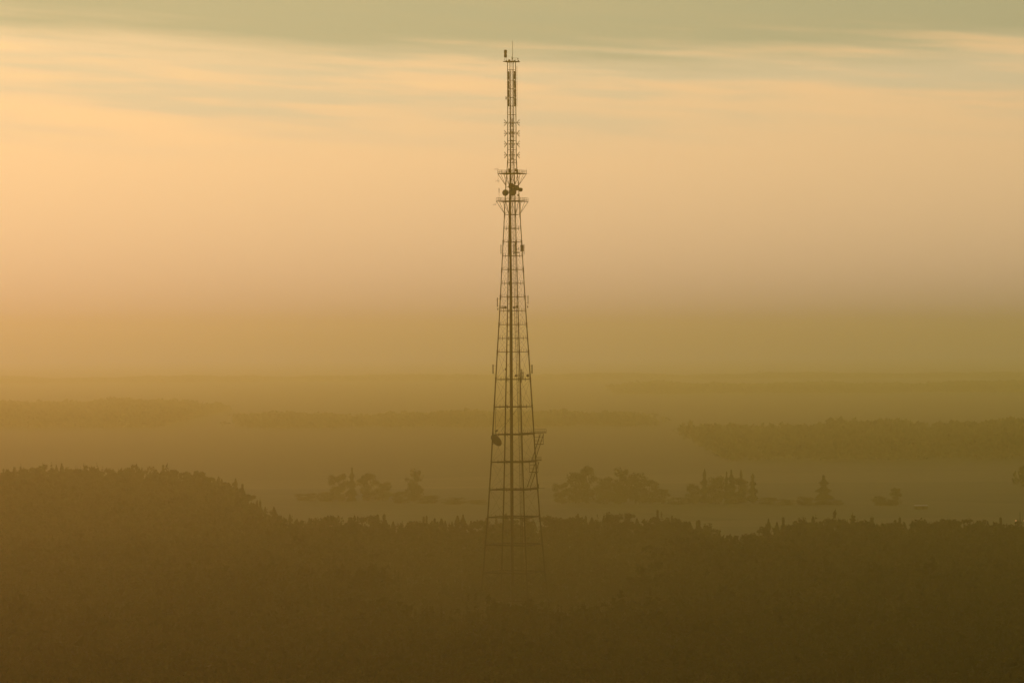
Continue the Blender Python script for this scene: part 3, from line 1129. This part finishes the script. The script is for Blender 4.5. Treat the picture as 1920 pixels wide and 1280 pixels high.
walkway(811.5, 62.0 * S, 1.4, 3.7)
walkway(863.6, 52.6 * S, 1.6, 3.6)
walkway(914.8, 47.8 * S, 2.2, 3.4)
cage(39.6, 56.2, 813, 833, 1.7, 3.4)
cage(29.8, 46.0, 865, 885, 0.2, 1.8)
stair((50.6, 814), (34.6, 862), 6.2, 2.6, 1.2)
stair((41.6, 866), (25.2, 913), 6.4, 1.2, -0.6)
mb = MB()
mb.tube(at(46, 915.6, 2.6), at(58.5, 915.2, 2.6), 0.05, 0.05, 6)
mb.build('brace_pole', m_steel, tower)
mb = MB()
mb.box(at(17.8, 1124.2, -6.2), (0.62, 0.5, 0.24))
mb.tube(at(17.8, 1124.2, -6.2), corner('F', 1122.5).lerp(corner('R', 1122.5), 0.2), 0.05, 0.05, 6)
o = mb.build('equipment_box', m_pale, tower)
o['label'] = 'small pale box near the tower foot'

# ------------------------------------------------------------------ pale shed in the field, lamp mast at the right edge
D = 2092.0
shed = tag(empty('shed', ((1725 - 960) * D / FPX, D, 0), 0.05), 'long low shed with a pale roof in the field, half behind the forest', 'shed')
L_, W_, H_ = 7.2, 3.6, 1.7
mb = MB()
mb.box((0, 0, H_ / 2), (L_ - .3, W_ - .3, H_))
mb.build('wall', material('shed_boards', (0.12, 0.09, 0.06), 0.9, scale=2.0), shed)
mb = MB()
v = [(-L_ / 2, -W_ / 2, H_), (L_ / 2, -W_ / 2, H_), (L_ / 2, 0, H_ + .5), (-L_ / 2, 0, H_ + .5), (-L_ / 2, W_ / 2, H_), (L_ / 2, W_ / 2, H_)]
v += [(a, b, c_ + .12) for a, b, c_ in v]
mb.add(v, [(0, 1, 2, 3), (3, 2, 5, 4), (7, 6, 9, 8), (8, 9, 10, 11), (0, 6, 7, 1), (4, 5, 11, 10), (0, 3, 9, 6), (3, 4, 10, 9), (1, 7, 8, 2), (2, 8, 11, 5)])
mb.build('roof', material('grey_sheet_roof', (0.34, 0.33, 0.31), 0.6, scale=1.0), shed)
mb = MB()
mb.box((1.2, -W_ / 2 + .12, .75), (1.1, .12, 1.5))
mb.build('door', material('shed_door', (0.06, 0.045, 0.03), 0.8, scale=3.0), shed)

D = 1536.0
mast = tag(empty('lamp_mast', ((1911 - 960) * D / FPX, D, 0)), 'tall thin mast with two lit warm lamps at the right edge of the forest', 'lamp mast')
mb = MB()
mb.poly([(0, 0, -0.5), (0, 0, 12), (0, 0, 22.8)], [0.24, 0.2, 0.14], 10)
mb.build('pole', m_dark, mast)
zl = CAMH - 332 * D / FPX
mb = MB()
mb.tube((-1.75, 0, zl + .35), (1.75, 0, zl + .35), 0.07, 0.07, 6)
mb.tube((-1.4, 0, zl + .35), (0, 0, zl + 1.4), 0.04, 0.04, 6)
mb.tube((1.4, 0, zl + .35), (0, 0, zl + 1.4), 0.04, 0.04, 6)
mb.build('crossarm', m_dark, mast)
m_lamp = material('warm_lamp_glass', (0.9, 0.6, 0.3), 0.4, var=0.02, emit=(1.0, 0.5, 0.16, 0.5))
for q in (-1, 1):
    mb = MB()
    mb.lathe((q * 1.7, -0.1, zl), (0, -0.6, -1), [(0.12, -.22), (0.30, -.05), (0.36, .12), (0.2, .2)], 14)
    mb.build('lamp', m_lamp, mast)

# ------------------------------------------------------------------ haze
mb = MB()
mb.box((0, 11500, (197 - 14) / 2), (18600, 26000, 197 + 14))
hz = mb.build('haze', bpy.data.materials.new('haze'))
tag(hz, kind='stuff')
hm = hz.data.materials[0]
hm.use_nodes = True
hn = hm.node_tree.nodes
hn.clear()
ho = hn.new('ShaderNodeOutputMaterial')
hv = hn.new('ShaderNodeVolumePrincipled')
hv.inputs['Density Attribute'].default_value = ''
hv.inputs['Temperature Attribute'].default_value = ''
hv.inputs['Color'].default_value = (0.97, 0.86, 0.235, 1)
hv.inputs['Absorption Color'].default_value = (1.0, 1.0, 0.62, 1)
hv.inputs['Density'].default_value = HAZE_DENSITY
hv.inputs['Anisotropy'].default_value = HAZE_G
hm.node_tree.links.new(hv.outputs[0], ho.inputs['Volume'])
